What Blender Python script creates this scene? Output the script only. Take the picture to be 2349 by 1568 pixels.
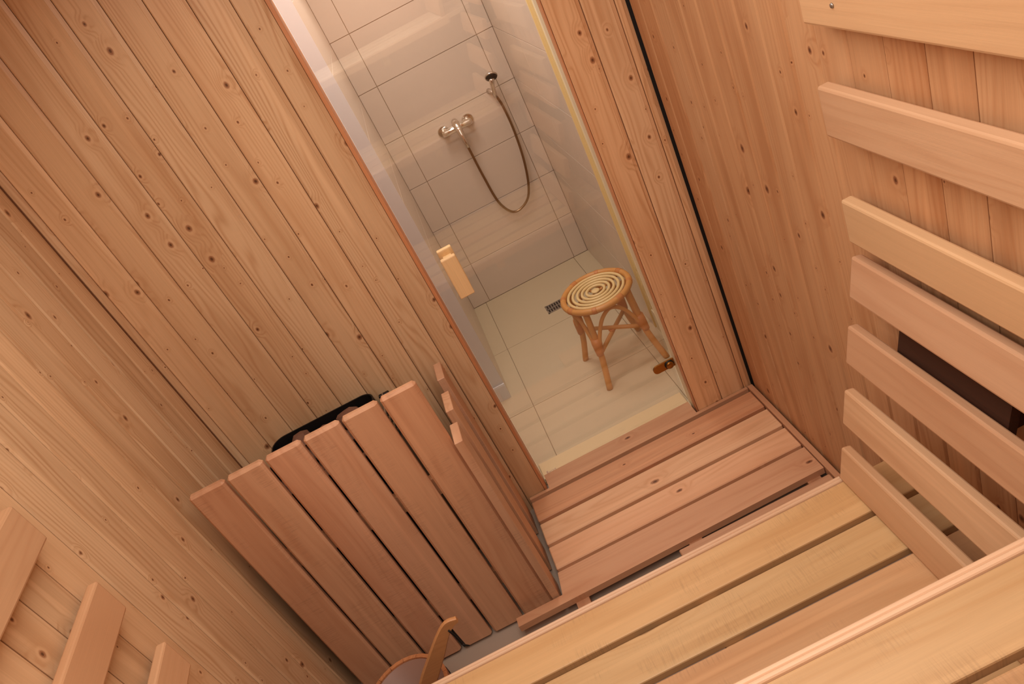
import bpy, bmesh, math, random
from mathutils import Vector, Matrix, noise
random.seed(7)
for o in list(bpy.data.objects): bpy.data.objects.remove(o, do_unlink=True)
sc = bpy.context.scene
COL = sc.collection

# ------------------------------------------------------------------ camera
# world: x right along the door wall, y out through the door, z up; origin = right corner of the door wall at duckboard level
FPX = 1724.5
A_, B_, C_ = 2.10273729, 0.0153240183, -0.4767011
CAM = Vector((-0.7633, -2.3900, 2.1133))
Rcv = Matrix.Rotation(C_, 3, 'Z') @ Matrix.Rotation(B_, 3, 'Y') @ Matrix.Rotation(A_, 3, 'X')   # world -> (right, down, forward)
cam_d = bpy.data.cameras.new('camera'); cam = bpy.data.objects.new('camera', cam_d); COL.objects.link(cam)
cam_d.sensor_width = 36.0; cam_d.sensor_fit = 'HORIZONTAL'; cam_d.lens = FPX / 2349.0 * 36.0
cam_d.clip_start = 0.02; cam_d.clip_end = 60
m3 = Matrix((Rcv[0], -Rcv[1], -Rcv[2])).transposed()
cam.matrix_world = Matrix.Translation(CAM) @ m3.to_4x4()
sc.camera = cam

# ------------------------------------------------------------------ world, lamps, exposure
w = bpy.data.worlds.new('world'); sc.world = w; w.use_nodes = True
w.node_tree.nodes['Background'].inputs[0].default_value = (1.0, 0.93, 0.85, 1)
w.node_tree.nodes['Background'].inputs[1].default_value = 0.05
def area(name, loc, size, energy, color, rot=(0, 0, 0), sy=None):
    l = bpy.data.lights.new(name, 'AREA'); l.energy = energy; l.color = color
    l.shape = 'RECTANGLE'; l.size = size; l.size_y = sy or size
    o = bpy.data.objects.new(name, l); COL.objects.link(o); o.location = loc; o.rotation_euler = rot
    return o
area('sauna_ceiling_lamp', (-0.88, -1.72, 2.43), 1.3, 33, (1.0, 0.965, 0.90), sy=2.3)
area('shower_ceiling_lamp', (-0.55, 1.12, 2.43), 0.4, 9.0, (1.0, 0.94, 0.89), sy=0.5)
area('hall_ceiling_lamp', (-0.80, 0.30, 2.43), 0.6, 9, (1.0, 0.96, 0.93), sy=0.25)
vs = sc.view_settings
vs.view_transform = 'Standard'; vs.look = 'None'; vs.exposure = 0.0; vs.gamma = 1.0; vs.use_curve_mapping = False

# ------------------------------------------------------------------ materials
def lin(r, g, b):
    f = lambda c: ((c / 255 + 0.055) / 1.055) ** 2.4 if c / 255 > 0.04045 else c / 255 / 12.92
    return (f(r), f(g), f(b), 1.0)
class NT:
    def __init__(s, name):
        s.m = bpy.data.materials.new(name); s.m.use_nodes = True; s.t = s.m.node_tree
        s.t.nodes.clear(); s.out = s.n('ShaderNodeOutputMaterial')
    def n(s, kind, **kw):
        nd = s.t.nodes.new(kind)
        for k, v in kw.items(): setattr(nd, k, v)
        return nd
    def l(s, a, b): s.t.links.new(a, b)
    def setin(s, sock, v):
        if hasattr(v, 'is_output') or isinstance(v, bpy.types.NodeSocket): s.l(v, sock)
        else: sock.default_value = v
    def math(s, op, a, b=0.0, c=None, clamp=False):
        nd = s.n('ShaderNodeMath', operation=op); nd.use_clamp = clamp
        s.setin(nd.inputs[0], a); s.setin(nd.inputs[1], b)
        if c is not None: s.setin(nd.inputs[2], c)
        return nd.outputs[0]
    def sstep(s, v, a, b):
        nd = s.n('ShaderNodeMapRange', interpolation_type='SMOOTHSTEP')
        s.setin(nd.inputs[0], v); s.setin(nd.inputs[1], a); s.setin(nd.inputs[2], b)
        nd.inputs[3].default_value = 0.0; nd.inputs[4].default_value = 1.0
        return nd.outputs[0]
    def mix(s, f, a, b, mode='MIX'):
        nd = s.n('ShaderNodeMix', data_type='RGBA', blend_type=mode)
        s.setin(nd.inputs[0], f); s.setin(nd.inputs[6], a); s.setin(nd.inputs[7], b)
        return nd.outputs[2]
    def comb(s, x, y, z):
        nd = s.n('ShaderNodeCombineXYZ')
        for i, v in enumerate((x, y, z)): s.setin(nd.inputs[i], v)
        return nd.outputs[0]
    def noise(s, vec, scale=1.0, detail=2.0, rough=0.5):
        nd = s.n('ShaderNodeTexNoise'); s.l(vec, nd.inputs['Vector'])
        nd.inputs['Scale'].default_value = scale; nd.inputs['Detail'].default_value = detail; nd.inputs['Roughness'].default_value = rough
        return nd.outputs['Fac']
    def bsdf(s, color, rough=0.5, metal=0.0, spec=0.5, normal=None):
        b = s.n('ShaderNodeBsdfPrincipled')
        s.setin(b.inputs['Base Color'], color); s.setin(b.inputs['Roughness'], rough)
        b.inputs['Metallic'].default_value = metal; b.inputs['Specular IOR Level'].default_value = spec
        if normal is not None: s.l(normal, b.inputs['Normal'])
        s.l(b.outputs[0], s.out.inputs[0]); return b

def wood(name, light, mid, dark, rings=55.0, wander=1.6, knots=0.0, kx=7.0, ky=11.0, rough=0.48, streak=0.12, ringmix=0.5, saw=0.0, jitter=0.10, spec=0.35, bump=0.08, sapm=0.45):
    """boards run along local x; obj.color tints one board"""
    t = NT(name)
    oi = t.n('ShaderNodeObjectInfo'); tc = t.n('ShaderNodeTexCoord')
    sp = t.n('ShaderNodeSeparateXYZ'); t.l(tc.outputs['Object'], sp.inputs[0])
    r = oi.outputs['Random']
    x = t.math('MULTIPLY_ADD', r, 41.7, sp.outputs[0]); y = t.math('MULTIPLY_ADD', r, 93.1, sp.outputs[1]); z = t.math('MULTIPLY_ADD', r, 17.3, sp.outputs[2])
    # knots
    if knots > 0:
        vo = t.n('ShaderNodeTexVoronoi', voronoi_dimensions='2D', feature='F1')
        t.l(t.comb(t.math('MULTIPLY', x, kx), t.math('MULTIPLY', y, ky), 0.0), vo.inputs['Vector'])
        vo.inputs['Scale'].default_value = 1.0
        cs = t.n('ShaderNodeSeparateColor'); t.l(vo.outputs['Color'], cs.inputs[0])
        pres = t.math('GREATER_THAN', knots, cs.outputs[0])
        rad = t.math('MULTIPLY_ADD', t.math('POWER', cs.outputs[1], 3.0), 0.10, 0.030)
        d = t.math('ADD', vo.outputs['Distance'], t.math('MULTIPLY_ADD', t.noise(t.comb(t.math('MULTIPLY', x, 60.0), t.math('MULTIPLY', y, 60.0), 0.0), 1.0, 2.0), 0.036, -0.018))
        ringk = t.math('MULTIPLY_ADD', t.math('SINE', t.math('MULTIPLY', d, 260.0)), 0.5, 0.5)
        core = t.math('MULTIPLY', t.sstep(d, rad, t.math('MULTIPLY', rad, 0.55)), pres)
        pith = t.math('MULTIPLY', t.sstep(d, t.math('MULTIPLY', rad, 0.5), t.math('MULTIPLY', rad, 0.2)), pres)
        halo = t.math('MULTIPLY', t.sstep(d, t.math('MULTIPLY', rad, 4.2), rad), pres)
    else:
        core = halo = pith = 0.0
    # growth rings as lines wandering along the board
    w1 = t.noise(t.comb(t.math('MULTIPLY', x, 1.1), t.math('MULTIPLY', y, 9.0), t.math('MULTIPLY', z, 9.0)), 1.0, 2.0)
    ph = t.math('ADD', t.math('MULTIPLY', y, rings), t.math('MULTIPLY', w1, wander * 6.0))
    ph = t.math('ADD', ph, t.math('MULTIPLY', z, rings * 0.8))
    if knots > 0: ph = t.math('ADD', ph, t.math('MULTIPLY', halo, 1.7))
    s = t.math('SINE', t.math('MULTIPLY', ph, 6.2832)); s = t.math('MULTIPLY_ADD', s, 0.5, 0.5)
    s = t.math('POWER', s, 2.2)
    amp = t.noise(t.comb(t.math('MULTIPLY', x, 0.8), t.math('MULTIPLY', y, 22.0), z), 1.0, 2.0)
    s = t.math('MULTIPLY', s, t.sstep(amp, 0.32, 0.72))
    fine = t.noise(t.comb(t.math('MULTIPLY', x, 5.0), t.math('MULTIPLY', y, 420.0), t.math('MULTIPLY', z, 420.0)), 1.0, 3.0, 0.6)
    big = t.noise(t.comb(t.math('MULTIPLY', x, 1.6), t.math('MULTIPLY', y, 14.0), z), 1.0, 2.0)
    col = t.mix(t.math('MULTIPLY', s, ringmix, clamp=True), light, mid)
    col = t.mix(t.math('MULTIPLY', t.sstep(big, 0.42, 0.75), 0.55), col, mid)
    sap = t.noise(t.comb(t.math('MULTIPLY', x, 0.55), t.math('MULTIPLY', y, 26.0), t.math('MULTIPLY', z, 3.0)), 1.0, 2.0)
    col = t.mix(t.math('MULTIPLY', t.sstep(sap, 0.55, 0.72), sapm), col, tuple(min(1, c * 1.22) for c in light[:3]) + (1,))
    fr = t.math('MULTIPLY_ADD', fine, streak * 2, 1.0 - streak)
    col = t.mix(1.0, col, t.comb(fr, fr, fr), 'MULTIPLY')
    if saw > 0:
        sv = t.noise(t.comb(t.math('MULTIPLY', x, 420.0), t.math('MULTIPLY', y, 22.0), z), 1.0, 1.0)
        sm = t.noise(t.comb(t.math('MULTIPLY', x, 6.0), t.math('MULTIPLY', y, 16.0), z), 1.0, 1.0)
        sf = t.math('SUBTRACT', 1.0, t.math('MULTIPLY', t.math('MULTIPLY', t.sstep(sv, 0.45, 0.7), t.sstep(sm, 0.48, 0.66)), saw))
        col = t.mix(1.0, col, t.comb(sf, sf, sf), 'MULTIPLY')
    if knots > 0:
        col = t.mix(t.math('MULTIPLY', halo, 0.30), col, mid)
        col = t.mix(t.math('MULTIPLY', core, t.math('MULTIPLY_ADD', ringk, 0.3, 0.55)), col, dark)
        rim = t.math('MULTIPLY', t.math('MULTIPLY', t.sstep(d, t.math('MULTIPLY', rad, 1.9), t.math('MULTIPLY', rad, 1.2)), t.math('SUBTRACT', 1.0, core)), pres)
        col = t.mix(t.math('MULTIPLY', rim, 0.35), col, tuple(min(1, c * 1.15) for c in light[:3]) + (1,))
        col = t.mix(t.math('MULTIPLY', pith, 0.75), col, tuple(c * 0.25 for c in dark[:3]) + (1,))
    col = t.mix(1.0, col, oi.outputs['Color'], 'MULTIPLY')
    r2 = t.math('FRACT', t.math('MULTIPLY', r, 7.31))
    v = t.math('MULTIPLY_ADD', r2, jitter * 2, 1.0 - jitter)
    r3 = t.math('FRACT', t.math('MULTIPLY', r, 13.77)); vb = t.math('MULTIPLY_ADD', r3, jitter, 1.0 - jitter * 0.5)
    col = t.mix(1.0, col, t.comb(v, t.math('MULTIPLY', v, vb), t.math('MULTIPLY', t.math('MULTIPLY', v, vb), vb)), 'MULTIPLY')
    bp = t.n('ShaderNodeBump'); bp.inputs['Strength'].default_value = bump; bp.inputs['Distance'].default_value = 0.002
    t.l(t.math('ADD', t.math('MULTIPLY', s, 0.5), fine), bp.inputs['Height'])
    t.bsdf(col, t.math('MULTIPLY_ADD', fine, 0.2, rough - 0.1), 0.0, spec, bp.outputs[0])
    return t.m
def plain(name, col, rough=0.5, metal=0.0, spec=0.5, var=0.0, scale=8.0, stretch=(1, 1, 1)):
    t = NT(name); c = col
    if var > 0:
        tc = t.n('ShaderNodeTexCoord'); oi = t.n('ShaderNodeObjectInfo')
        mp = t.n('ShaderNodeMapping'); mp.inputs['Scale'].default_value = stretch; t.l(tc.outputs['Object'], mp.inputs[0])
        t.l(t.comb(t.math('MULTIPLY', oi.outputs['Random'], 31.0), t.math('MULTIPLY', oi.outputs['Random'], 17.0), 0.0), mp.inputs['Location'])
        f = t.noise(mp.outputs[0], scale, 4.0)
        f = t.math('MULTIPLY_ADD', f, var * 2, 1.0 - var)
        c = t.mix(1.0, col, t.comb(f, f, f), 'MULTIPLY')
    t.bsdf(c, rough, metal, spec); return t.m
M = {}
M['pine'] = wood('pine_panelling', lin(216, 178, 137), lin(185, 137, 94), lin(136, 80, 46), rings=64, knots=0.66, kx=8.0, ky=11.0, rough=0.38, ringmix=0.75, jitter=0.07)
M['pine_red'] = wood('pine_panelling_reddish', lin(208, 158, 114), lin(176, 116, 72), lin(122, 62, 32), rings=60, knots=0.60, kx=7.5, ky=10.5, rough=0.45, ringmix=0.5, jitter=0.06)
M['alder'] = wood('alder_guard_boards', lin(213, 169, 134), lin(190, 138, 102), lin(120, 72, 46), rings=26, wander=1.3, rough=0.5, ringmix=0.42, saw=0.14, streak=0.08, jitter=0.07)
M['back'] = wood('backrest_boards', lin(211, 170, 132), lin(189, 141, 103), lin(130, 84, 56), rings=30, wander=1.2, rough=0.5, ringmix=0.32, streak=0.08, jitter=0.06, knots=0.08, kx=3.0, ky=9.0)
M['bench'] = wood('bench_boards', lin(214, 176, 132), lin(193, 147, 98), lin(120, 82, 50), rings=30, wander=1.0, rough=0.46, ringmix=0.32, saw=0.12, streak=0.09, jitter=0.05, knots=0.05, kx=2.0, ky=8.0)
M['duck'] = wood('duckboard_slats', lin(212, 166, 129), lin(186, 129, 91), lin(112, 62, 38), rings=34, wander=1.2, rough=0.5, ringmix=0.4, streak=0.10, jitter=0.05, knots=0.40, kx=3.4, ky=6.5)
M['shade_wood'] = wood('painted_shade_panel', lin(58, 29, 16), lin(44, 22, 12), lin(40, 20, 10), rings=40, rough=0.6, jitter=0.03)  # dark colour stands for the shade behind the tilted boards
M['moulding'] = wood('bench_edge_moulding', lin(226, 188, 153), lin(210, 165, 126), lin(150, 100, 68), rings=60, rough=0.4, ringmix=0.3, jitter=0.03)
M['jamb'] = wood('door_jamb', lin(205, 140, 95), lin(176, 104, 60), lin(110, 55, 25), rings=60, rough=0.45, ringmix=0.4, jitter=0.05)
M['grip'] = wood('handle_wood', lin(240, 200, 145), lin(228, 180, 122), lin(160, 110, 60), rings=60, rough=0.4, ringmix=0.25, jitter=0.0)
M['bucket'] = wood('bucket_staves', lin(196, 132, 86), lin(160, 96, 56), lin(90, 48, 24), rings=60, rough=0.5, ringmix=0.4, jitter=0.08)
M['ladle'] = wood('ladle_wood', lin(205, 148, 96), lin(176, 116, 68), lin(110, 66, 36), rings=50, rough=0.45, ringmix=0.4, jitter=0.0)
M['rattan'] = plain('rattan_cane', lin(214, 152, 82), 0.4, 0, 0.5, 0.10, 22)
M['rattan_light'] = plain('peeled_rattan', lin(238, 208, 150), 0.4, 0, 0.5, 0.06, 22)
M['wrap'] = plain('rattan_binding', lin(206, 134, 72), 0.45, 0, 0.5, 0.10, 60)
M['tile'] = plain('beige_wall_tile', lin(220, 203, 186), 0.30, 0, 0.5, 0.035, 3.0, (0.5, 6, 6))
M['floortile'] = plain('beige_floor_tile', lin(212, 194, 162), 0.42, 0, 0.4, 0.035, 3.0, (0.5, 6, 6))
M['grout'] = plain('tile_grout', lin(176, 152, 122), 0.8)
M['white'] = plain('white_paint', lin(232, 230, 228), 0.5)
M['cream'] = plain('cream_paint', lin(230, 212, 176), 0.5)
M['trimy'] = plain('pale_yellow_edge_trim', lin(250, 228, 165), 0.35)
M['sill'] = plain('cream_threshold', lin(235, 210, 165), 0.3, 0, 0.5, 0.03, 6)
M['concrete'] = plain('grey_floor_screed', lin(172, 152, 134), 0.7, 0, 0.3, 0.06, 9)
M['black'] = plain('black_steel', lin(26, 23, 22), 0.4, 0.3)
M['darksteel'] = plain('dark_grey_steel', lin(70, 66, 66), 0.4, 0.7)
M['steel'] = plain('brushed_steel', lin(180, 176, 170), 0.3, 0.9)
M['stone'] = plain('heater_stone', lin(120, 84, 66), 0.85, 0, 0.3, 0.35, 30)
M['chrome'] = plain('chrome', lin(215, 208, 200), 0.10, 1.0)
M['hose'] = plain('metal_hose', lin(150, 124, 96), 0.28, 1.0)
M['rubber'] = plain('black_rubber', lin(22, 20, 18), 0.6)
M['brass'] = plain('aged_brass', lin(158, 108, 48), 0.32, 0.9)
M['liner'] = plain('bucket_liner', lin(156, 118, 100), 0.45, 0, 0.4, 0.08, 12)
M['etch'] = plain('etched_white', lin(240, 225, 205), 0.6)
M['dark'] = plain('dark_gap', lin(40, 26, 20), 0.9)
def glass_mat():
    t = NT('clear_door_glass')
    fr = t.n('ShaderNodeFresnel'); ge = t.n('ShaderNodeNewGeometry')
    t.l(t.math('MULTIPLY_ADD', ge.outputs['Backfacing'], 1 / 1.95 - 1.95, 1.95), fr.inputs['IOR'])   # same reflectance on both faces of the thin pane
    tr = t.n('ShaderNodeBsdfTransparent'); tr.inputs[0].default_value = (0.975, 0.965, 0.95, 1)
    gl = t.n('ShaderNodeBsdfGlossy'); gl.inputs['Roughness'].default_value = 0.0
    mx = t.n('ShaderNodeMixShader'); t.l(fr.outputs[0], mx.inputs[0]); t.l(tr.outputs[0], mx.inputs[1]); t.l(gl.outputs[0], mx.inputs[2])
    t.l(mx.outputs[0], t.out.inputs[0]); return t.m
M['glass'] = glass_mat()

# ------------------------------------------------------------------ mesh helpers
WM = {}
def link(name, me, mat=None, parent=None, mw=None, color=None):
    o = bpy.data.objects.new(name, me); COL.objects.link(o)
    if me is not None and mat is not None and not me.materials: me.materials.append(M[mat])
    mw = mw or Matrix.Identity(4)
    WM[o.name] = mw.copy()
    if parent is not None:
        o.parent = parent; o.matrix_basis = WM[parent.name].inverted() @ mw
    else: o.matrix_basis = mw
    if color: o.color = (*color, 1.0)
    return o
def T(x, y, z): return Matrix.Translation((x, y, z))
def frame(loc, X, Y, Z):
    X, Y, Z = Vector(X).normalized(), Vector(Y).normalized(), Vector(Z).normalized()
    m = Matrix((X, Y, Z)).transposed().to_4x4(); m.translation = Vector(loc); return m
def tag(o, label=None, cat=None, group=None, kind=None):
    if label: o['label'] = label
    if cat: o['category'] = cat
    if group: o['group'] = group
    if kind: o['kind'] = kind
    return o
def thing(name, label, cat, loc=(0, 0, 0), group=None):
    o = link(name, None, None, None, T(*loc)); o.empty_display_size = 0.05
    return tag(o, label, cat, group)
def bm_mesh(bm, name, smooth=False):
    bmesh.ops.recalc_face_normals(bm, faces=bm.faces)
    me = bpy.data.meshes.new(name); bm.to_mesh(me); bm.free()
    if smooth:
        for p in me.polygons: p.use_smooth = True
    return me
def bm_box(bm, x0, x1, y0, y1, z0, z1):
    vs_ = [bm.verts.new(c) for c in ((x0, y0, z0), (x1, y0, z0), (x1, y1, z0), (x0, y1, z0), (x0, y0, z1), (x1, y0, z1), (x1, y1, z1), (x0, y1, z1))]
    for f in ((0, 3, 2, 1), (4, 5, 6, 7), (0, 1, 5, 4), (1, 2, 6, 5), (2, 3, 7, 6), (3, 0, 4, 7)): bm.faces.new([vs_[i] for i in f])
BC = {}
def board(L, W, Th, bev=0.004, mat='', seg=1):
    """box centred on its origin: length x, width y, thickness z; chamfered"""
    k = (round(L, 4), round(W, 4), round(Th, 4), bev, mat, seg)
    if k not in BC:
        bm = bmesh.new(); bm_box(bm, -L / 2, L / 2, -W / 2, W / 2, -Th / 2, Th / 2)
        if bev > 0: bmesh.ops.bevel(bm, geom=bm.edges[:], offset=bev, segments=seg, affect='EDGES', profile=0.5)
        BC[k] = bm_mesh(bm, 'board_mesh')
    return BC[k]
def boxpart(name, x0, x1, y0, y1, z0, z1, mat, parent=None, bev=0.0, axis='x', color=None, seg=1):
    """board given by world extents; axis = grain direction"""
    c = ((x0 + x1) / 2, (y0 + y1) / 2, (z0 + z1) / 2); d = (x1 - x0, y1 - y0, z1 - z0)
    if axis == 'x': me = board(d[0], d[1], d[2], bev, mat, seg); mw = frame(c, (1, 0, 0), (0, 1, 0), (0, 0, 1))
    elif axis == 'y': me = board(d[1], d[0], d[2], bev, mat, seg); mw = frame(c, (0, 1, 0), (-1, 0, 0), (0, 0, 1))
    else: me = board(d[2], d[0], d[1], bev, mat, seg); mw = frame(c, (0, 0, 1), (1, 0, 0), (0, 1, 0))
    return link(name, me, mat, parent, mw, color)
def extrude_profile(pts, L, name='profile', x0=None):
    """pts (y,z) polygon extruded along x, centred"""
    bm = bmesh.new(); a = -L / 2 if x0 is None else x0
    r0 = [bm.verts.new((a, p[0], p[1])) for p in pts]; r1 = [bm.verts.new((a + L, p[0], p[1])) for p in pts]
    n = len(pts)
    for i in range(n): bm.faces.new((r0[i], r0[(i + 1) % n], r1[(i + 1) % n], r1[i]))
    bm.faces.new(r0); bm.faces.new(r1)
    return bm_mesh(bm, name)
def tube(pts, r, n=10, name='tube', caps=True, radii=None, smooth=True):
    bm = bmesh.new(); rings = []
    P = [Vector(p) for p in pts]; up = None
    for i, p in enumerate(P):
        t = (P[min(i + 1, len(P) - 1)] - P[max(i - 1, 0)]).normalized()
        if up is None:
            up = Vector((0, 0, 1)) if abs(t.z) < 0.9 else Vector((1, 0, 0))
        a = t.cross(up).normalized(); b = a.cross(t).normalized(); up = b
        rr = radii[i] if radii else r
        rings.append([bm.verts.new(p + (a * math.cos(q) + b * math.sin(q)) * rr) for q in (2 * math.pi * j / n for j in range(n))])
    for i in range(len(rings) - 1):
        for j in range(n): bm.faces.new((rings[i][j], rings[i][(j + 1) % n], rings[i + 1][(j + 1) % n], rings[i + 1][j]))
    if caps: bm.faces.new(rings[0]); bm.faces.new(rings[-1])
    return bm_mesh(bm, name, smooth)
def torus(R, r, n=48, m=10, arc=(0, 2 * math.pi), name='ring'):
    bm = bmesh.new(); full = abs(arc[1] - arc[0] - 2 * math.pi) < 1e-6; rings = []
    k = n if full else n + 1
    for i in range(k):
        a = arc[0] + (arc[1] - arc[0]) * i / n
        rings.append([bm.verts.new(((R + r * math.cos(q)) * math.cos(a), (R + r * math.cos(q)) * math.sin(a), r * math.sin(q))) for q in (2 * math.pi * j / m for j in range(m))])
    for i in range(n):
        A, B = rings[i], rings[(i + 1) % k]
        for j in range(m): bm.faces.new((A[j], A[(j + 1) % m], B[(j + 1) % m], B[j]))
    if not full: bm.faces.new(rings[0]); bm.faces.new(rings[-1])
    return bm_mesh(bm, name, True)
def lathe(prof, n=32, name='lathe', closed=False, smooth=True):
    bm = bmesh.new(); rings = []
    for (r, z) in prof:
        rings.append([bm.verts.new((r * math.cos(2 * math.pi * j / n), r * math.sin(2 * math.pi * j / n), z)) for j in range(n)] if r > 1e-6 else [bm.verts.new((0, 0, z))])
    pairs = list(zip(rings, rings[1:])) + ([(rings[-1], rings[0])] if closed else [])
    for A, B in pairs:
        for j in range(n):
            if len(A) == 1 and len(B) == 1: continue
            if len(A) == 1: bm.faces.new((A[0], B[j], B[(j + 1) % n]))
            elif len(B) == 1: bm.faces.new((A[j], A[(j + 1) % n], B[0]))
            else: bm.faces.new((A[j], A[(j + 1) % n], B[(j + 1) % n], B[j]))
    return bm_mesh(bm, name, smooth)
def catmull(pts, k=8):
    P = [Vector(p) for p in pts]; P = [2 * P[0] - P[1]] + P + [2 * P[-1] - P[-2]]; out = []
    for i in range(1, len(P) - 2):
        for s in range(k):
            t = s / k
            out.append(0.5 * ((2 * P[i]) + (-P[i - 1] + P[i + 1]) * t + (2 * P[i - 1] - 5 * P[i] + 4 * P[i + 1] - P[i + 2]) * t * t + (-P[i - 1] + 3 * P[i] - 3 * P[i + 1] + P[i + 2]) * t ** 3))
    out.append(P[-2]); return out
def orient(z_axis, loc):
    z = Vector(z_axis).normalized(); x = Vector((0, 0, 1)).cross(z)
    if x.length < 1e-4: x = Vector((1, 0, 0))
    x.normalize(); return frame(loc, x, z.cross(x), z)

# ------------------------------------------------------------------ room shell
XL, XR, YB, ZC, ZF = -1.90, 0.0, -3.02, 2.45, -0.07
PITCH, PT = 0.1017, 0.018
DXL, DXR, DTOP = -0.972, -0.253, 2.12        # door opening
def struct_boxes(name, boxes, mat):
    bm = bmesh.new()
    for b in boxes: bm_box(bm, *b)
    return tag(link(name, bm_mesh(bm, name), mat), kind='structure')
floor = struct_boxes('floor', [(XL - 0.2, 0.2, YB - 0.2, 0.10, ZF - 0.1, ZF)], 'concrete')
floor['label'] = 'grey screed floor under the sauna duckboard'
ceiling = struct_boxes('ceiling', [(XL - 0.2, 0.2, YB - 0.2, 0.10, ZC, ZC + 0.1)], 'pine')
ceiling['label'] = 'plain wooden sauna ceiling'
wall_front = struct_boxes('wall_front', [(XL - 0.2, DXL, PT, 0.10, ZF, ZC), (DXR, 0.2, PT, 0.10, ZF, ZC), (DXL, DXR, PT, 0.10, DTOP, ZC)], 'jamb')
wall_front['label'] = 'vertical pine panelled wall around the glass door'
wall_right = struct_boxes('wall_right', [(XR + PT, XR + 0.2, YB - 0.2, PT, ZF, ZC)], 'jamb')
wall_right['label'] = 'vertical pine panelled wall behind the tilted backrest'
wall_left = struct_boxes('wall_left', [(XL - 0.2, XL - PT, YB - 0.2, PT, ZF, ZC)], 'jamb')
wall_left['label'] = 'vertical pine panelled wall beside the heater guard'
wall_back = struct_boxes('wall_back', [(XL - PT, XR + PT, YB - 0.2, YB, ZF, ZC)], 'jamb')
wall_back['label'] = 'wooden wall behind the benches'
def plank_mesh(L, Wd, wide, mat):
    """tongue and groove plank: length x, width y 0..Wd, face at z=0, back z=-PT; broad chamfer on the +y side; wide = open joint of the side walls"""
    k = ('plank', round(L, 3), round(Wd, 4), wide, mat)
    if k not in BC:
        if wide: pts = [(0.0020, -PT), (0.0020, -0.0016), (0.0036, 0.0), (Wd - 0.0100, 0.0), (Wd - 0.0038, -0.0042), (Wd - 0.0038, -PT)]
        else: pts = [(0.0014, -PT), (0.0014, -0.0030), (0.0050, 0.0), (Wd - 0.0150, 0.0), (Wd - 0.0138, -0.0014), (Wd - 0.0014, -0.0060), (Wd - 0.0014, -PT)]
        BC[k] = extrude_profile(pts, L, 'plank_mesh')
    return BC[k]
PL = ZC - ZF
zc = (ZC + ZF) / 2
def put_plank(parent, mat, a, b, side, z0=ZF, z1=ZC):
    """a = narrow-chamfer edge coordinate, b = wide-chamfer edge coordinate"""
    Wd = abs(b - a); L = z1 - z0; c = (z0 + z1) / 2; s = 1 if b > a else -1
    if side == 'front': mw = frame((a, 0, c), (0, 0, s * 1), (s, 0, 0), (0, -1, 0))
    elif side == 'right': mw = frame((0, a, c), (0, 0, s), (0, s, 0), (-1, 0, 0))
    else: mw = frame((XL, a, c), (0, 0, s), (0, s, 0), (1, 0, 0))
    X, Y, Z = mw.col[0].xyz, mw.col[1].xyz, mw.col[2].xyz
    if X.cross(Y).dot(Z) < 0: mw = frame(mw.translation, -X, Y, Z)
    return link('plank', plank_mesh(L, Wd, side != 'front', mat), mat, parent, mw)
# door wall: seams measured at x = -1.565 + k * pitch
seams = [XL] + [x for x in (-1.565 + k * PITCH for k in range(-4, 7)) if XL + 0.02 < x < DXL - 0.02] + [DXL]
for a, b in zip(seams, seams[1:]): put_plank(wall_front, 'pine', a, b, 'front')
seams = [DXR, -0.1425, -0.0410, -0.0065]
for a, b in zip(seams, seams[1:]): put_plank(wall_front, 'pine', a, b, 'front').color = (1.16, 1.10, 1.06, 1)  # tint puts the stronger light on these planks into their colour
put_plank(wall_front, 'pine', DXL, (DXL + DXR) / 2, 'front', DTOP, ZC); put_plank(wall_front, 'pine', (DXL + DXR) / 2, DXR, 'front', DTOP, ZC)
boxpart('corner_gap', -0.0065, PT, 0.008, PT, ZF, ZC, 'rubber', wall_right, 0.0, 'z')
ys = [-0.006] + [-0.091 - PITCH * k for k in range(30)]
ys = [y for y in ys if y > YB + 0.02] + [YB]
for a, b in zip(ys, ys[1:]):
    put_plank(wall_right, 'pine_red', a, b, 'right'); put_plank(wall_left, 'pine', a if a < -0.02 else -0.0005, b, 'left')

# door jambs, threshold, glass door
tag(boxpart('trim_1', DXL, DXL + 0.012, 0.004, 0.10, -0.02, DTOP, 'jamb', None, 0.001, 'z'), 'dark reddish wooden door jamb on the handle side', kind='structure')
tag(boxpart('trim_2', DXR - 0.004, DXR, 0.004, 0.042, -0.02, DTOP, 'jamb', None, 0.001, 'z'), 'dark reddish wooden door jamb on the hinge side', kind='structure')
tag(boxpart('trim_5', DXR - 0.004, DXR, 0.043, 0.101, -0.02, DTOP, 'cream', None, 0.001, 'z'), 'narrow cream door frame strip beside the brass hinge', kind='structure')
tag(boxpart('trim_3', DXL + 0.012, DXR - 0.004, 0.097, 0.205, ZF, -0.034, 'sill', None, 0.003, 'x'), 'cream threshold strip under the glass door', kind='structure')
YG = 0.090
door = tag(link('door_1', None, None, None, T(DXR - 0.01, YG, 0)), 'frameless clear glass sauna door with wooden handle and brass hinge', kind='structure')
WM['door_1'] = T(DXR - 0.01, YG, 0) @ Matrix.Rotation(math.radians(0.9), 4, 'Z'); door.matrix_basis = WM['door_1']
DM = WM['door_1']
def dpart(name, me, mat, local): return link(name, me, mat, door, DM @ local)
gx0 = DXL + 0.016 - (DXR - 0.01)
pane = dpart('glass_pane', board(abs(gx0), 2.10, 0.008, 0.0, 'glass'), 'glass', frame((gx0 / 2, 0, 1.045), (1, 0, 0), (0, 0, 1), (0, -1, 0)))
hx = -0.869 - (DXR - 0.01)
for sgn, nm, zz in ((-1, 'handle_grip', 1.022), (1, 'handle_grip', 1.028)):
    g = dpart(nm, board(0.165, 0.056, 0.022, 0.004, 'grip', 2), 'grip', frame((hx, sgn * 0.038, zz), (0, 0, 1), (1, 0, 0), (0, 1, 0)))
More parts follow.
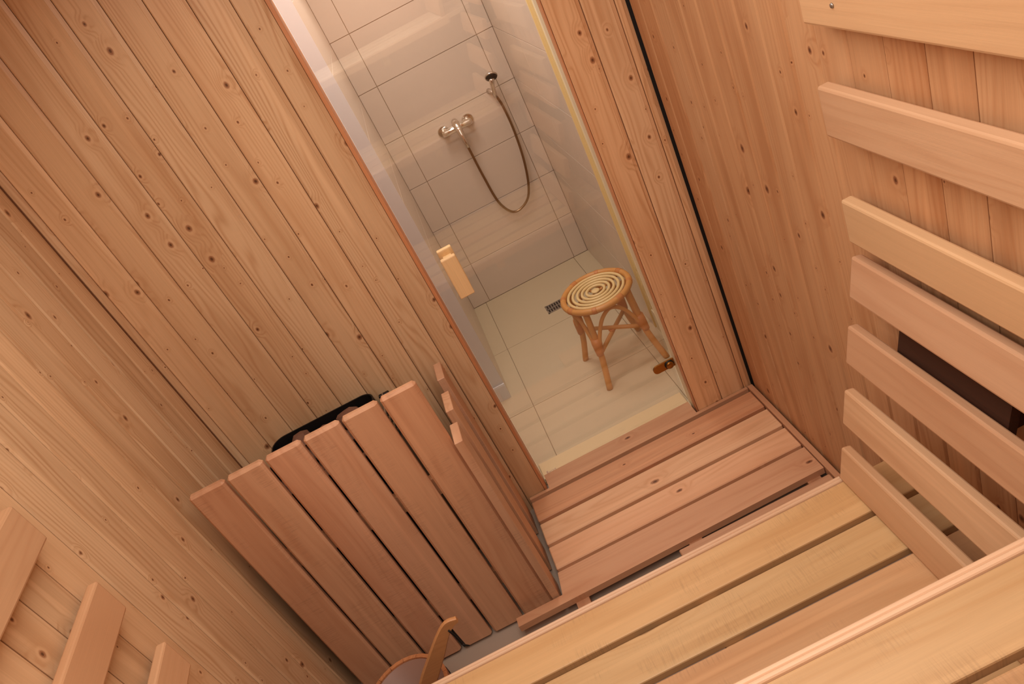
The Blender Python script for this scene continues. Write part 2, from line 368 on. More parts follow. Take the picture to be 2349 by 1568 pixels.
for zz in (0.975, 1.075):
    dpart('handle_spacer', board(0.024, 0.034, 0.060, 0.002, 'grip'), 'grip', frame((hx, 0, zz), (0, 0, 1), (1, 0, 0), (0, 1, 0)))
# brass hinge: rounded leaf, dark washer, domed knob
bm = bmesh.new(); pts = []
for k in range(13):
    a = math.pi / 2 + math.pi * k / 12; pts.append((-0.030 + 0.019 * math.cos(a), 0.019 * math.sin(a)))
pts += [(0.045, -0.019), (0.045, 0.019)]
f0 = [bm.verts.new((p[0], -0.004, p[1])) for p in pts]; f1 = [bm.verts.new((p[0], 0.004, p[1])) for p in pts]
bm.faces.new(f0); bm.faces.new(f1)
for i in range(len(pts)): bm.faces.new((f0[i], f0[(i + 1) % len(pts)], f1[(i + 1) % len(pts)], f1[i]))
hm = bm_mesh(bm, 'hinge_leaf')
for zz in (0.226, 1.85):
    h = dpart('hinge', hm, 'brass', T(-0.040, -0.010, zz))
    for nm, prof, mt in (('hinge_washer', [(0, 0), (0.020, 0), (0.020, 0.004), (0, 0.004)], 'rubber'), ('hinge_knob', [(0, 0), (0.0165, 0), (0.0165, 0.006), (0.013, 0.010), (0.006, 0.011), (0, 0.011)], 'brass')):
        link(nm, lathe(prof, 24, nm), mt, h, WM['door_1'] @ T(-0.018, -0.014 if mt == 'rubber' else -0.018, zz) @ Matrix.Rotation(math.radians(90), 4, 'X'))
# faint etched mark at the foot of the glass
bm = bmesh.new()
px = 0.0
for i, (wd, hh, up) in enumerate(((0.007, 0.013, 0.0), (0.002, 0.007, 0.001), (0.004, 0.005, 0.001), (0.002, 0.009, 0.001), (0.004, 0.006, 0.001), (0.002, 0.006, 0.001), (0.004, 0.008, 0.001))):
    bm_box(bm, px, px + wd, -0.0006, 0, up, up + hh); px += wd + 0.003
dpart('etched_mark', bm_mesh(bm, 'etched_mark'), 'etch', T(gx0 + 0.020, -0.0041, 0.006))

# ------------------------------------------------------------------ shower room beyond the door
SX0, SX1, SY0, SY1, SZ = -0.955, -0.140, 0.825, 1.893, -0.06
rows = [-0.06 + 0.0] + [0.2235 + 0.2937 * k for k in range(9)]
rows = [z for z in rows if z < ZC - 0.05] + [ZC]
fl = struct_boxes('floor_shower', [(-2.1, 0.2, 0.10, 2.05, SZ - 0.1, SZ - 0.006)], 'grout'); fl['label'] = 'large beige floor tiles of the shower room'
def tiles(parent, us, vs_, fn, mat, g=0.0015, th=0.006):
    for a, b in zip(us, us[1:]):
        for c, d in zip(vs_, vs_[1:]):
            me = board(b - a - 2 * g, d - c - 2 * g, th, 0.0008, mat)
            link('tile', me, mat, parent, fn((a + b) / 2, (c + d) / 2))
tiles(fl, [-2.08, -1.475, -0.870, -0.243, -0.002], [0.105, 0.65, 1.255, 1.893], lambda u, v: frame((u, v, SZ - 0.003), (1, 0, 0), (0, 1, 0), (0, 0, 1)), 'floortile')
wb = struct_boxes('wall_shower_back', [(-2.1, 0.2, SY1 + 0.006, SY1 + 0.15, SZ - 0.1, ZC)], 'grout'); wb['label'] = 'beige tiled wall carrying the shower mixer'
tiles(wb, [SX0, -0.841, -0.2365, SX1], rows, lambda u, v: frame((u, SY1 + 0.003, v), (1, 0, 0), (0, 0, 1), (0, -1, 0)), 'tile')
wr = struct_boxes('wall_shower_right', [(SX1 + 0.006, 0.2, 0.782, SY1 + 0.006, SZ - 0.1, ZC)], 'grout'); wr['label'] = 'beige tiled side wall of the shower behind the rattan stool'
tiles(wr, [0.782, 1.288, SY1], rows, lambda u, v: frame((SX1 + 0.003, u, v), (0, 1, 0), (0, 0, 1), (-1, 0, 0)), 'tile')
wl = struct_boxes('wall_shower_left', [(SX0 - 0.15, SX0 - 0.006, SY0 + 0.002, SY1 + 0.006, SZ - 0.1, ZC)], 'grout'); wl['label'] = 'narrow beige tiled side wall of the shower beside the white wall'
tiles(wl, [SY0 + 0.002, 1.288, SY1], rows, lambda u, v: frame((SX0 - 0.003, u, v), (0, 1, 0), (0, 0, -1), (1, 0, 0)), 'tile')
struct_boxes('wall_hall_left', [(-2.1, SX0 - 0.001, SY0, SY0 + 0.10, SZ, ZC), (-2.1, -2.0, 0.1, SY0, SZ, ZC)], 'white')['label'] = 'white painted wall seen through the glass beside the shower'
bbp = [(0, 0), (0, 0.080), (-0.006, 0.094), (-0.012, 0.092), (-0.014, 0.082), (-0.014, 0)]
bb = tag(link('baseboard_hall_left', extrude_profile([(p[0], p[1]) for p in bbp], 1.04, 'baseboard'), 'white', None, T(-1.475, SY0, SZ)), 'white baseboard with rounded top on the white wall', kind='structure')
struct_boxes('wall_hall_right', [(SX1 + 0.018, 0.2, 0.10, 0.782, SZ - 0.1, ZC)], 'cream')['label'] = 'cream painted wall between the door jamb and the shower tiles'
bb2 = link('baseboard_hall_right', extrude_profile([(p[0], p[1] * 1.32) for p in bbp], 0.64, 'baseboard'), 'cream', None, frame((SX1 + 0.018, 0.432, SZ), (0, -1, 0), (1, 0, 0), (0, 0, 1)))
tag(bb2, 'cream baseboard on the wall behind the rattan stool', kind='structure')
tag(boxpart('trim_4', SX1 - 0.001, SX1 + 0.020, 0.774, 0.783, SZ, ZC, 'trimy', None, 0.001, 'z'), 'pale yellow vertical edge trim where the shower tiles end', kind='structure')
struct_boxes('ceiling_shower', [(-2.1, 0.2, 0.10, 2.05, ZC, ZC + 0.1)], 'white')['label'] = 'white shower room ceiling'

# mixer
mx = thing('shower_mixer', 'chrome two-inlet shower mixer with lever on the beige tiles', 'shower mixer', (-0.551, SY1, 1.02))
for x in (-0.627, -0.476):
    link('rosette', lathe([(0, 0), (0.034, 0), (0.034, 0.007), (0.031, 0.010), (0.014, 0.011), (0.014, 0.05), (0, 0.05)], 32, 'rosette', False, False), 'chrome', mx, T(x, SY1, 1.02) @ Matrix.Rotation(math.radians(90), 4, 'X'))
link('mixer_body', tube([(-0.640, 1.838, 1.02), (-0.625, 1.836, 1.02), (-0.580, 1.834, 1.022), (-0.520, 1.834, 1.022), (-0.475, 1.836, 1.02), (-0.462, 1.838, 1.02)], 0.018, 16, 'mixer_body', True, [0.014, 0.018, 0.021, 0.021, 0.018, 0.014]), 'chrome', mx)
lv = link('lever', tube([(-0.551, 1.834, 1.056), (-0.551, 1.808, 1.052), (-0.549, 1.782, 1.010), (-0.547, 1.766, 0.950), (-0.546, 1.760, 0.915)], 0.014, 12, 'lever', True, [0.020, 0.022, 0.019, 0.015, 0.013]), 'chrome', mx)
link('outlet', tube([(-0.548, 1.838, 1.01), (-0.545, 1.842, 0.945), (-0.544, 1.846, 0.900)], 0.013, 12, 'outlet', True, [0.017, 0.013, 0.011]), 'chrome', mx)
hs = thing('hand_shower', 'chrome hand shower with black spray face and hanging metal hose', 'shower head', (-0.288, 1.86, 1.09))
link('hose', tube(catmull([(-0.544, 1.846, 0.905), (-0.541, 1.852, 0.850), (-0.536, 1.855, 0.694), (-0.520, 1.860, 0.509), (-0.462, 1.864, 0.410), (-0.374, 1.862, 0.430), (-0.322, 1.858, 0.508), (-0.284, 1.854, 0.663), (-0.266, 1.850, 0.850), (-0.268, 1.843, 0.999), (-0.282, 1.836, 1.085)], 8), 0.0075, 10, 'hose'), 'hose', hs)
link('handset_grip', tube([(-0.284, 1.836, 1.070), (-0.281, 1.826, 1.115), (-0.277, 1.812, 1.150), (-0.270, 1.795, 1.182)], 0.013, 12, 'grip', True, [0.010, 0.013, 0.014, 0.016]), 'chrome', hs)
hd = orient((-0.15, -0.62, -0.62), (-0.267, 1.800, 1.190))
head = link('spray_head', lathe([(0, -0.022), (0.018, -0.020), (0.034, -0.006), (0.037, 0.002), (0.034, 0.006), (0, 0.006)], 32, 'spray_head'), 'chrome', hs, hd)
link('spray_face', lathe([(0, 0.0062), (0.033, 0.0062), (0.032, 0.009), (0, 0.010)], 32, 'spray_face'), 'rubber', head, hd)
link('wall_holder', tube([(-0.300, SY1, 1.105), (-0.296, 1.865, 1.105), (-0.287, 1.832, 1.100)], 0.014, 12, 'holder', True, [0.016, 0.010, 0.013]), 'chrome', hs)
# floor drain
dr = thing('floor_drain', 'rectangular steel floor drain grate in the shower floor', 'drain', (-0.49, 1.437, SZ))
bm = bmesh.new(); dx0, dx1, dy0, dy1 = -0.566, -0.410, 1.390, 1.486
for b in ((dx0, dx1, dy0, dy0 + 0.008), (dx0, dx1, dy1 - 0.008, dy1), (dx0, dx0 + 0.008, dy0, dy1), (dx1 - 0.008, dx1, dy0, dy1), (dx0, dx1, 1.434, 1.442)): bm_box(bm, *b, SZ - 0.001, SZ + 0.003)
link('drain_frame', bm_mesh(bm, 'drain_frame'), 'steel', dr)
boxpart('drain_well', dx0 + 0.004, dx1 - 0.004, dy0 + 0.004, dy1 - 0.004, SZ - 0.0005, SZ + 0.0005, 'rubber', dr)
for k in range(9):
    xx = dx0 + 0.018 + k * 0.0155
    boxpart('drain_bar', xx, xx + 0.006, dy0 + 0.006, dy1 - 0.006, SZ, SZ + 0.0025, 'steel', dr)

# ------------------------------------------------------------------ duckboard
db = thing('duckboard', 'reddish wooden duckboard of wide slats on the sauna floor by the door', 'duckboard', (-0.54, -0.25, ZF))
DXa, DXb = -1.045, -0.034
tints = [(0.98, 0.92, 0.88), (1.0, 0.88, 0.80), (1.28, 1.32, 1.30), (1.25, 1.26, 1.26), (0.98, 0.90, 0.86), (0.92, 0.84, 0.80)]
for (y1, y0), tn in zip(((0.094, -0.018), (-0.036, -0.152), (-0.170, -0.286), (-0.303, -0.418)), tints):
    xa, xb = (DXa, DXb) if y1 < 0 else (DXa, DXb)
    if y1 > 0:   # first slat is notched around both door jambs
        bm = bmesh.new(); c = ((DXa + DXb) / 2, (y0 + y1) / 2, -0.014)
        P = [(DXa, y0), (DXb, y0), (DXb, -0.003), (DXR - 0.012, -0.003), (DXR - 0.012, y1 - 0.012), (DXL + 0.020, y1 - 0.012), (DXL + 0.020, -0.003), (DXa, -0.003)]
        a = [bm.verts.new((p[0] - c[0], p[1] - c[1], -0.014)) for p in P]; b = [bm.verts.new((p[0] - c[0], p[1] - c[1], 0.014)) for p in P]
        bm.faces.new(a); bm.faces.new(b)
        for i in range(8): bm.faces.new((a[i], a[(i + 1) % 8], b[(i + 1) % 8], b[i]))
        link('slat', bm_mesh(bm, 'slat'), 'duck', db, T(*c), tn)
    else: boxpart('slat', xa, xb, y0, y1, -0.028, 0.0, 'duck', db, 0.0035, 'x', tn)
bm = bmesh.new(); c = (-0.63, -0.505, -0.014)
P = [(-1.242, -0.575), (DXb, -0.560), (DXb, -0.435), (DXa, -0.435), (DXa - 0.012, -0.536), (-1.242, -0.536)]
a = [bm.verts.new((p[0] - c[0], p[1] - c[1], -0.014)) for p in P]; b = [bm.verts.new((p[0] - c[0], p[1] - c[1], 0.014)) for p in P]
bm.faces.new(a); bm.faces.new(b)
for i in range(6): bm.faces.new((a[i], a[(i + 1) % 6], b[(i + 1) % 6], b[i]))
link('slat', bm_mesh(bm, 'slat'), 'duck', db, T(*c), tints[4])
boxpart('slat', -0.62, DXb, -0.705, -0.592, -0.028, 0.0, 'duck', db, 0.0035, 'x', tints[5])
boxpart('edge_rail', -0.030, -0.008, -0.72, -0.006, -0.040, 0.004, 'duck', db, 0.002, 'y', (0.95, 0.84, 0.78))
for x in (-1.0, -0.55, -0.08): boxpart('runner', x - 0.025, x + 0.025, -0.71, -0.01, ZF, -0.028, 'duck', db, 0.0, 'y', (0.8, 0.7, 0.65))

# ------------------------------------------------------------------ benches
mould_pts = [(-0.0240, -0.045), (-0.0240, -0.0100)]
for k in range(7):
    a = math.pi - math.pi * k / 6; mould_pts.append((-0.0173 + 0.0055 * math.cos(a), -0.0050 + 0.0055 * math.sin(a)))
mould_pts += [(-0.0117, -0.0120)]
for k in range(7):
    a = math.pi - math.pi * k / 6; mould_pts.append((-0.0056 + 0.0056 * math.cos(a), -0.0085 + 0.0056 * math.sin(a)))
mould_pts += [(0.0, -0.045)]
def bench(label, zb, yf, nsl, tint):
    b = thing('sauna_bench', label, 'bench', ((XL + XR) / 2, yf - 0.3, zb))
    x0, x1 = XL + 0.006, XR - 0.006
    link('edge_moulding', extrude_profile(mould_pts, x1 - x0 - 0.19, 'moulding'), 'moulding', b, T((x0 + x1) / 2 - 0.095, yf, zb))
    y = yf - 0.0250
    for k in range(nsl):
        boxpart('slat', x0, x1, y - 0.1165, y, zb - 0.028, zb - 0.001, 'bench', b, 0.004, 'x', tint[k % len(tint)], 2)
        y -= 0.1325
    ye = y + 0.016
    for x in (x0 + 0.03, -1.3, -0.65, x1 - 0.03): boxpart('bearer', x - 0.022, x + 0.022, ye, yf - 0.03, zb - 0.10, zb - 0.028, 'bench', b, 0.0, 'y')
    for x in (x0 + 0.03, x1 - 0.03): boxpart('leg', x - 0.022, x + 0.022, yf - 0.10, yf - 0.055, ZF, zb - 0.10, 'bench', b, 0.0, 'z')
    for x in (x0 + 0.03, x1 - 0.03): boxpart('leg', x - 0.022, x + 0.022, ye + 0.01, ye + 0.055, ZF, zb - 0.10, 'bench', b, 0.0, 'z')
    return b
YEL = [(0.96, 0.94, 0.84), (0.94, 0.91, 0.80), (0.88, 0.79, 0.74)]
GRY = [(0.82, 0.82, 0.77), (0.78, 0.72, 0.68), (0.8, 0.78, 0.74)]
B1Z, B2Z, B3Z = 0.510, 1.000, 1.470
B1Y, B2Y, B3Y = -1.043, -1.711, -2.360
bench('lowest sauna bench of yellowish slats just above the duckboard', B1Z, B1Y, 5, YEL)
bench('middle sauna bench of greyish slats one step above the lowest bench', B2Z, B2Y, 5, GRY)
bench('top sauna bench of slats with painted-in brightness below the back wall', B3Z, B3Y, 4, [(1.35, 1.60, 2.1)])  # tint paints extra light on the slats to brighten their glass reflection

# tilted end backrests (four boards on two fins each)
UX, UZ = 0.2407, 0.9706
def tilted(label, dx, zb, y0, y1, tint):
    b = thing('tilted_backrest', label, 'backrest', (-0.10 + dx, (y0 + y1) / 2, zb))
    bx, bz = -0.202 + dx, zb + 0.006
    nrm = Vector((-UZ, 0, UX)); TH = 0.027
    for k, s0 in enumerate((0.0, 0.177, 0.356, 0.531)):
        c = s0 + 0.0515
        loc = Vector((bx + UX * c, (y0 + y1) / 2, bz + UZ * c)) - nrm * TH / 2
        link('backrest_board', board(abs(y1 - y0), 0.103, TH, 0.0055, 'back', 2), 'back', b, frame(loc, (0, 1, 0), Vector((UX, 0, UZ)), Vector((0, 1, 0)).cross(Vector((UX, 0, UZ)))), tint[k])
    def at(s_, off): return Vector((bx + UX * s_, 0, bz + UZ * s_)) - nrm * (TH + off)
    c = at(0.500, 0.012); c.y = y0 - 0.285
    link('shade_panel', board(0.30, 0.19, 0.020, 0.0, 'shade_wood'), 'shade_wood', b, frame(c, (0, 1, 0), Vector((UX, 0, UZ)), Vector((0, 1, 0)).cross(Vector((UX, 0, UZ)))))  # dark panel added to paint the shade in the hollow behind the boards
    for yy in (y0 - 0.20, y0 - 0.38):      # struts from the shade panel to the wall, same dark colour
        p0, p1 = at(0.41, 0.023), at(0.59, 0.023); ring = [p0, Vector((-0.002, 0, p0.z)), Vector((-0.002, 0, p1.z)), p1]
        bm = bmesh.new(); a = [bm.verts.new((p.z - bz, 0, p.x)) for p in ring]; q = [bm.verts.new((p.z - bz, -0.025, p.x)) for p in ring]
        bm.faces.new(a); bm.faces.new(q)
        for i in range(4): bm.faces.new((a[i], a[(i + 1) % 4], q[(i + 1) % 4], q[i]))
        link('support_fin', bm_mesh(bm, 'fin'), 'shade_wood', b, frame((0, yy, bz), (0, 0, 1), (0, 1, 0), (1, 0, 0)))
    return b
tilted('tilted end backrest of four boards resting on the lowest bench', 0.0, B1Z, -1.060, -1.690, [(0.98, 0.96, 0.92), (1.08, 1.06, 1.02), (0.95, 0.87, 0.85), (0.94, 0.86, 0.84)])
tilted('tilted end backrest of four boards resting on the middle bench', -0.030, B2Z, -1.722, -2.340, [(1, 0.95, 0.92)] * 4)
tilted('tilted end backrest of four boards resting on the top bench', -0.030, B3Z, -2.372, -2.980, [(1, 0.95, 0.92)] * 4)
# wall boards
def wallrest(label, side, zs, y0, y1, tint):
    xw = XR if side == 'right' else XL; s = -1 if side == 'right' else 1
    b = thing('wall_backrest', label, 'backrest', (xw + s * 0.03, (y0 + y1) / 2, zs[0][0]))
    for (za, zb_), tn in zip(zs, tint):
        xa, xb = sorted((xw + s * 0.020, xw + s * 0.047))
        boxpart('backrest_board', xa, xb, y1, y0, za, zb_, 'back', b, 0.0055, 'y', tn, 2)
    xa, xb = sorted((xw + s * 0.002, xw + s * 0.020))
    boxpart('batten', xa, xb, y1 + 0.012, y1 + 0.050, zs[0][0] - 0.01, zs[-1][1] + 0.01, 'back', b, 0.0, 'z', (0.9, 0.8, 0.7))
    return b
wr_ = wallrest('three long backrest boards on the wall above the tilted backrest', 'right', [(1.166, 1.272), (1.418, 1.524), (1.645, 1.752)], -1.060, -1.695, [(1.0, 0.98, 0.88), (0.96, 0.92, 0.90), (1.02, 0.97, 0.86)])
link('screw', lathe([(0, 0), (0.005, 0), (0.004, 0.002), (0, 0.002)], 12, 'screw'), 'steel', wr_, T(-0.0475, -1.165, 1.688) @ Matrix.Rotation(math.radians(-90), 4, 'Y'))
wallrest('long backrest boards on the wall beside the heater guard', 'left', [(0.650, 0.754), (0.890, 0.994), (1.129, 1.233), (1.383, 1.490)], -0.985, -1.690, [(1, 1, 1), (1.0, 0.93, 0.86), (0.96, 0.89, 0.83), (0.90, 0.83, 0.76)])

# ------------------------------------------------------------------ heater guard
hg = thing('heater_guard', 'tall screen of vertical reddish boards in front of the heater', 'heater guard', (-1.48, -0.486, ZF))
gt = [(0.95, 0.88, 0.84), (0.97, 0.93, 0.90), (1.0, 0.90, 0.86), (1.0, 0.92, 0.88), (1.02, 0.95, 0.90), (1.06, 0.98, 0.92)]
for k in range(6):
    x0 = -1.851 + 0.1265 * k
    boxpart('guard_board', x0, x0 + 0.1165, -0.500, -0.472, -0.062, 1.030, 'alder', hg, 0.008, 'z', gt[k])
for zz in (0.12, 0.60): boxpart('rail', -1.845, -1.100, -0.472, -0.446, zz, zz + 0.07, 'alder', hg, 0.0, 'x', (0.7, 0.6, 0.5))
for y0, y1, tn in ((-0.530, -0.425, (1.05, 0.98, 0.92)), (-0.350, -0.235, (1.02, 0.98, 0.94)), (-0.146, -0.032, (1.0, 0.96, 0.95))):
    boxpart('side_board', -1.096, -1.068, y0, y1, -0.062, 0.792, 'alder', hg, 0.002, 'z', tn)
for zz in (0.12, 0.60): boxpart('side_rail', -1.116, -1.096, -0.446, -0.005, zz, zz + 0.06, 'alder', hg, 0.0, 'y', (0.7, 0.6, 0.5))

# ------------------------------------------------------------------ heater with stones
ht = thing('sauna_heater', 'black steel sauna heater with rounded tub behind the wooden guard', 'heater', (-1.53, -0.21, ZF))
def rrect(x0, x1, y0, y1, r, n=8):
    out = []
    for cx, cy, a0 in ((x1 - r, y1 - r, 0), (x0 + r, y1 - r, 90), (x0 + r, y0 + r, 180), (x1 - r, y0 + r, 270)):
        for k in range(n + 1):
            a = math.radians(a0 + 90 * k / n); out.append((cx + r * math.cos(a), cy + r * math.sin(a)))
    return out
def shell(name, x0, x1, y0, y1, r, z0, z1, th, mat, parent, floor_z=None):
    bm = bmesh.new(); o = rrect(x0, x1, y0, y1, r); i_ = rrect(x0 + th, x1 - th, y0 + th, y1 - th, r - th); fz = floor_z if floor_z is not None else z0 + 0.01
    R = [[bm.verts.new((p[0], p[1], z)) for p in q] for q, z in ((o, z0), (o, z1), (i_, z1), (i_, fz))]
    n = len(o)
    for A, B in zip(R, R[1:]):
        for j in range(n): bm.faces.new((A[j], A[(j + 1) % n], B[(j + 1) % n], B[j]))
    bm.faces.new(R[0]); bm.faces.new(R[3])
    return link(name, bm_mesh(bm, name), mat, parent)
shell('stone_tub', -1.735, -1.330, -0.400, -0.030, 0.050, 0.10, 0.815, 0.005, 'black', ht, 0.735)
shell('outer_casing', -1.765, -1.290, -0.430, -0.012, 0.055, 0.08, 0.700, 0.004, 'darksteel', ht, 0.09)
bm = bmesh.new(); bm_box(bm, -1.302, -1.298, -0.40, -0.06, 0.69, 0.800)
pl_ = link('perforated_plate', bm_mesh(bm, 'plate'), 'steel', ht)
bm = bmesh.new()
for k in range(14):
    for zz in (0.715, 0.745, 0.775): bm_box(bm, -1.304, -1.296, -0.385 + k * 0.023, -0.385 + k * 0.023 + 0.012, zz, zz + 0.014)
link('perforation', bm_mesh(bm, 'holes'), 'black', pl_)
tag(pl_.children[0], kind='stuff')
boxpart('sensor_bracket', -1.322, -1.282, -0.045, -0.030, 0.740, 0.785, 'black', ht, 0.002, 'z')
for x in (-1.72, -1.34):
    for y in (-0.39, -0.05): boxpart('leg', x - 0.015, x + 0.015, y - 0.015, y + 0.015, ZF, 0.085, 'black', ht, 0.0, 'z')
stones = []
for v in range(3):
    bm = bmesh.new(); bmesh.ops.create_icosphere(bm, subdivisions=2, radius=1.0)
    for p in bm.verts: p.co *= 1.0 + 0.55 * (noise.noise(p.co * 1.1 + Vector((v * 7.1, 3.3, 1.7)))) ; p.co.z *= 0.75
    stones.append(bm_mesh(bm, 'stone_mesh'))
k = 0
for ix in range(5):
    for iy in range(4):
        s_ = random.uniform(0.032, 0.036)
        o = link('heater_stone', stones[k % 3], 'stone', None, T(-1.685 + ix * 0.0765 + random.uniform(-.006, .006), -0.082 - iy * 0.086 + random.uniform(-.006, .006), 0.766 + random.uniform(0.0, 0.005)) @ Matrix.Rotation(random.uniform(0, 6.28), 4, 'Z') @ Matrix.Diagonal((s_, s_ * 0.95, s_ * random.uniform(0.8, 1.1), 1)))
        tag(o, 'rough brown stone heaped in the black heater tub', 'stone', 'heater stones'); k += 1

for (x_, y_, sz, q) in ((-1.415, -0.150, 0.050, 0), (-1.605, -0.145, 0.047, 1), (-1.515, -0.165, 0.036, 2), (-1.470, -0.270, 0.042, 0)):
    o = link('heater_stone', stones[q], 'stone', None, T(x_, y_, 0.828) @ Matrix.Rotation(q * 1.3, 4, 'Z') @ Matrix.Diagonal((sz, sz * 0.8, sz * 0.72, 1)))
    tag(o, 'larger brown stone lying on top of the heaped heater stones', 'stone', 'upper heater stones')
# ------------------------------------------------------------------ bucket and ladle
BX, BY, BR, BZ = -1.607, -0.782, 0.146, 0.190
bk = thing('water_bucket', 'wooden stave sauna bucket on the floor in front of the heater guard', 'bucket', (BX, BY, ZF))
NS = 18
bm = bmesh.new(); hb = BZ - ZF
sec = []
for a in (-math.pi / NS + 0.004, 0, math.pi / NS - 0.004): sec.append(a)
rows_ = [(BR - 0.018, 0.0), (BR, hb)]
def sv(r, a, z): return bm.verts.new((z, r * math.sin(a), r * math.cos(a) - BR))
grid = [[[sv(r - th, a, z) for a in sec] for th in (0.0, 0.013)] for r, z in rows_]
for j in range(2):
    for th in range(2): bm.faces.new((grid[0][th][j], grid[0][th][j + 1], grid[1][th][j + 1], grid[1][th][j]))
    for r_ in range(2): bm.faces.new((grid[r_][0][j], grid[r_][0][j + 1], grid[r_][1][j + 1], grid[r_][1][j]))
for j in (0, 2): bm.faces.new((grid[0][0][j], grid[1][0][j], grid[1][1][j], grid[0][1][j]))
stave = bm_mesh(bm, 'stave_mesh')
for k in range(NS):
    a = 2 * math.pi * k / NS; rd = Vector((math.cos(a), math.sin(a), 0)); tg = Vector((-math.sin(a), math.cos(a), 0))
    link('stave', stave, 'bucket', bk, frame(Vector((BX, BY, ZF)) + rd * BR, (0, 0, 1), tg, rd))
link('liner', lathe([(0, 0.03), (BR - 0.034, 0.03), (BR - 0.0135, hb - 0.006), (BR - 0.017, hb - 0.006), (BR - 0.037, 0.034), (0, 0.034)], 40, 'liner'), 'liner', bk, T(BX, BY, ZF))
for z_, r_ in ((0.05, BR - 0.013), (0.20, BR - 0.003)): link('hoop', lathe([(r_, z_), (r_ + 0.002, z_), (r_ + 0.0035, z_ + 0.02), (r_ + 0.0015, z_ + 0.02)], 40, 'hoop', True), 'darksteel', bk, T(BX, BY, ZF))
ld = thing('ladle', 'curved wooden sauna ladle with black cord leaning in the bucket', 'ladle', (BX, -0.79, 0.02))
path = catmull([(-1.610, -0.79, 0.085), (-1.560, -0.792, 0.165), (-1.500, -0.795, 0.243), (-1.436, -0.80, 0.322), (-1.388, -0.80, 0.380), (-1.352, -0.80, 0.411), (-1.322, -0.80, 0.414)], 5)
wid = [0.030, 0.050, 0.056, 0.050, 0.040, 0.036, 0.016]
bm = bmesh.new(); rg = []
for i, p in enumerate(path):
    t = (path[min(i + 1, len(path) - 1)] - path[max(i - 1, 0)]).normalized(); nrm = Vector((-t.z, 0, t.x)).normalized()
    u = i / (len(path) - 1) * (len(wid) - 1); k = min(int(u), len(wid) - 2); wd = wid[k] + (wid[k + 1] - wid[k]) * (u - k)
    c = Vector((p.x, p.y, p.z)); th = 0.007
    rg.append([bm.verts.new(c + nrm * wd / 2 * a + Vector((0, th * b, 0))) for a, b in ((-1, -0.5), (-0.85, -1), (0.85, -1), (1, -0.5), (1, 0.5), (0.85, 1), (-0.85, 1), (-1, 0.5))])
for A, B in zip(rg, rg[1:]):
    for j in range(8): bm.faces.new((A[j], A[(j + 1) % 8], B[(j + 1) % 8], B[j]))
bm.faces.new(rg[0]); bm.faces.new(rg[-1])
link('handle', bm_mesh(bm, 'ladle_handle'), 'ladle', ld)
link('bowl', lathe([(0, 0.0), (0.030, 0.004), (0.046, 0.022), (0.050, 0.042), (0.044, 0.042), (0.040, 0.024), (0.026, 0.010), (0, 0.007)], 28, 'bowl'), 'ladle', ld, T(-1.622, -0.79, 0.045))
cd = link('cord', tube(catmull([(-1.360, -0.810, 0.398), (-1.355, -0.812, 0.378), (-1.352, -0.811, 0.345), (-1.351, -0.810, 0.318), (-1.348, -0.809, 0.310), (-1.353, -0.800, 0.345), (-1.358, -0.792, 0.395)], 6), 0.0032, 8, 'cord'), 'rubber', ld)
link('cord_knot', tube([(-1.352, -0.81, 0.322), (-1.349, -0.81, 0.310), (-1.338, -0.808, 0.298)], 0.003, 8, 'knot', True, [0.0035, 0.004, 0.0018]), 'rubber', cd)

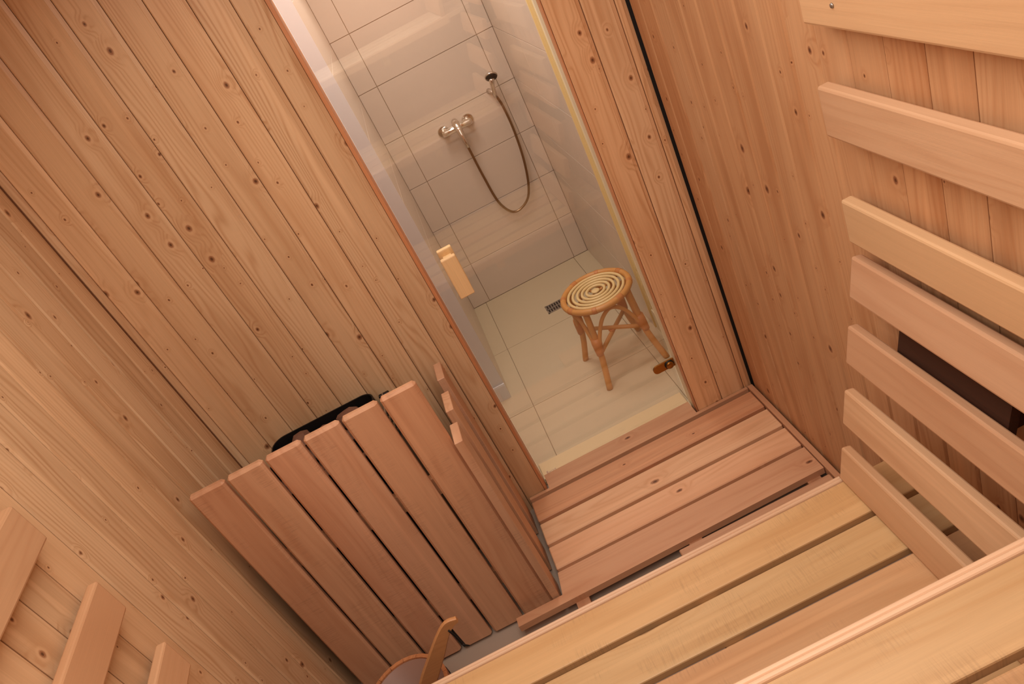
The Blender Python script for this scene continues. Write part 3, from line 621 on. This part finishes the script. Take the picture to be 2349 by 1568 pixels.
# ------------------------------------------------------------------ rattan stool
SC = Vector((-0.361, 0.656, SZ)); SH = 0.430
st = thing('rattan_stool', 'round rattan stool with ringed seat standing on the shower floor', 'stool', tuple(SC))
ang0 = math.radians(4)
link('seat_ring', torus(0.162, 0.0150, 56, 12), 'rattan', st, T(*(SC + Vector((0, 0, SH - 0.014)))))
for r_ in (0.136, 0.113, 0.090, 0.067, 0.044): link('seat_coil', torus(r_, 0.0072, 44, 8), 'rattan_light', st, T(*(SC + Vector((0, 0, SH - 0.010)))))
link('seat_centre', lathe([(0, 0.006), (0.016, 0.005), (0.022, 0.0), (0.016, -0.006), (0, -0.006)], 24, 'centre'), 'rattan_light', st, T(*(SC + Vector((0, 0, SH - 0.010)))))
for k in range(4):
    a = ang0 + math.pi / 2 * k + math.radians(20); d = Vector((math.cos(a), math.sin(a), 0))
    link('seat_spoke', tube([SC + d * 0.01 + Vector((0, 0, SH - 0.022)), SC + d * 0.158 + Vector((0, 0, SH - 0.022))], 0.0065, 8, 'spoke'), 'rattan', st)
    link('binding', torus(0.162, 0.0164, 6, 12, (a - 0.09, a + 0.09)), 'wrap', st, T(*(SC + Vector((0, 0, SH - 0.014)))))
    link('binding', torus(0.162, 0.0162, 6, 12, (a + 0.72, a + 0.84)), 'wrap', st, T(*(SC + Vector((0, 0, SH - 0.014)))))
feet = []
for k in range(4):
    a = ang0 + math.pi / 4 + math.pi / 2 * k; d = Vector((math.cos(a), math.sin(a), 0)); feet.append(d)
for d in feet:
    top = SC + d * 0.150 + Vector((0, 0, SH - 0.022)); mid = SC + d * 0.163 + Vector((0, 0, 0.235)); ft = SC + d * 0.222
    leg = link('leg', tube(catmull([top, mid, SC + d * 0.182 + Vector((0, 0, 0.13)), ft], 5), 0.0150, 12, 'leg'), 'rattan', st)
    ax = (ft - mid).normalized()
    link('leg_wrap', tube([SC + d * 0.162 + Vector((0, 0, 0.262)), SC + d * 0.165 + Vector((0, 0, 0.235)), SC + d * 0.172 + Vector((0, 0, 0.195)), SC + d * 0.177 + Vector((0, 0, 0.175))], 0.02, 14, 'wrap', True, [0.0240, 0.0250, 0.0200, 0.0165]), 'wrap', leg)
for k in range(4):
    d, e = feet[k], feet[(k + 1) % 4]; m_ = (d + e).normalized()
    pts = [SC + d * 0.174 + e * 0.004 + Vector((0, 0, 0.190)), SC + d * 0.155 + e * 0.026 + Vector((0, 0, 0.275)), SC + d * 0.130 + e * 0.058 + Vector((0, 0, 0.350)), SC + (d + e) * 0.102 + Vector((0, 0, 0.388)),
           SC + e * 0.130 + d * 0.058 + Vector((0, 0, 0.350)), SC + e * 0.155 + d * 0.026 + Vector((0, 0, 0.275)), SC + e * 0.174 + d * 0.004 + Vector((0, 0, 0.190))]
    link('arch', tube(catmull(pts, 6), 0.0095, 10, 'arch'), 'rattan', st)
for k in range(2):
    d = feet[k]; e = feet[k + 2]; zz = 0.178 + 0.020 * k
    link('stretcher', tube([SC + d * 0.174 + Vector((0, 0, zz)), SC + e * 0.174 + Vector((0, 0, zz))], 0.0105, 10, 'stretcher'), 'rattan', st)
link('stretcher_binding', torus(0.013, 0.006, 16, 8), 'wrap', st, T(*(SC + Vector((0, 0, 0.188)))))
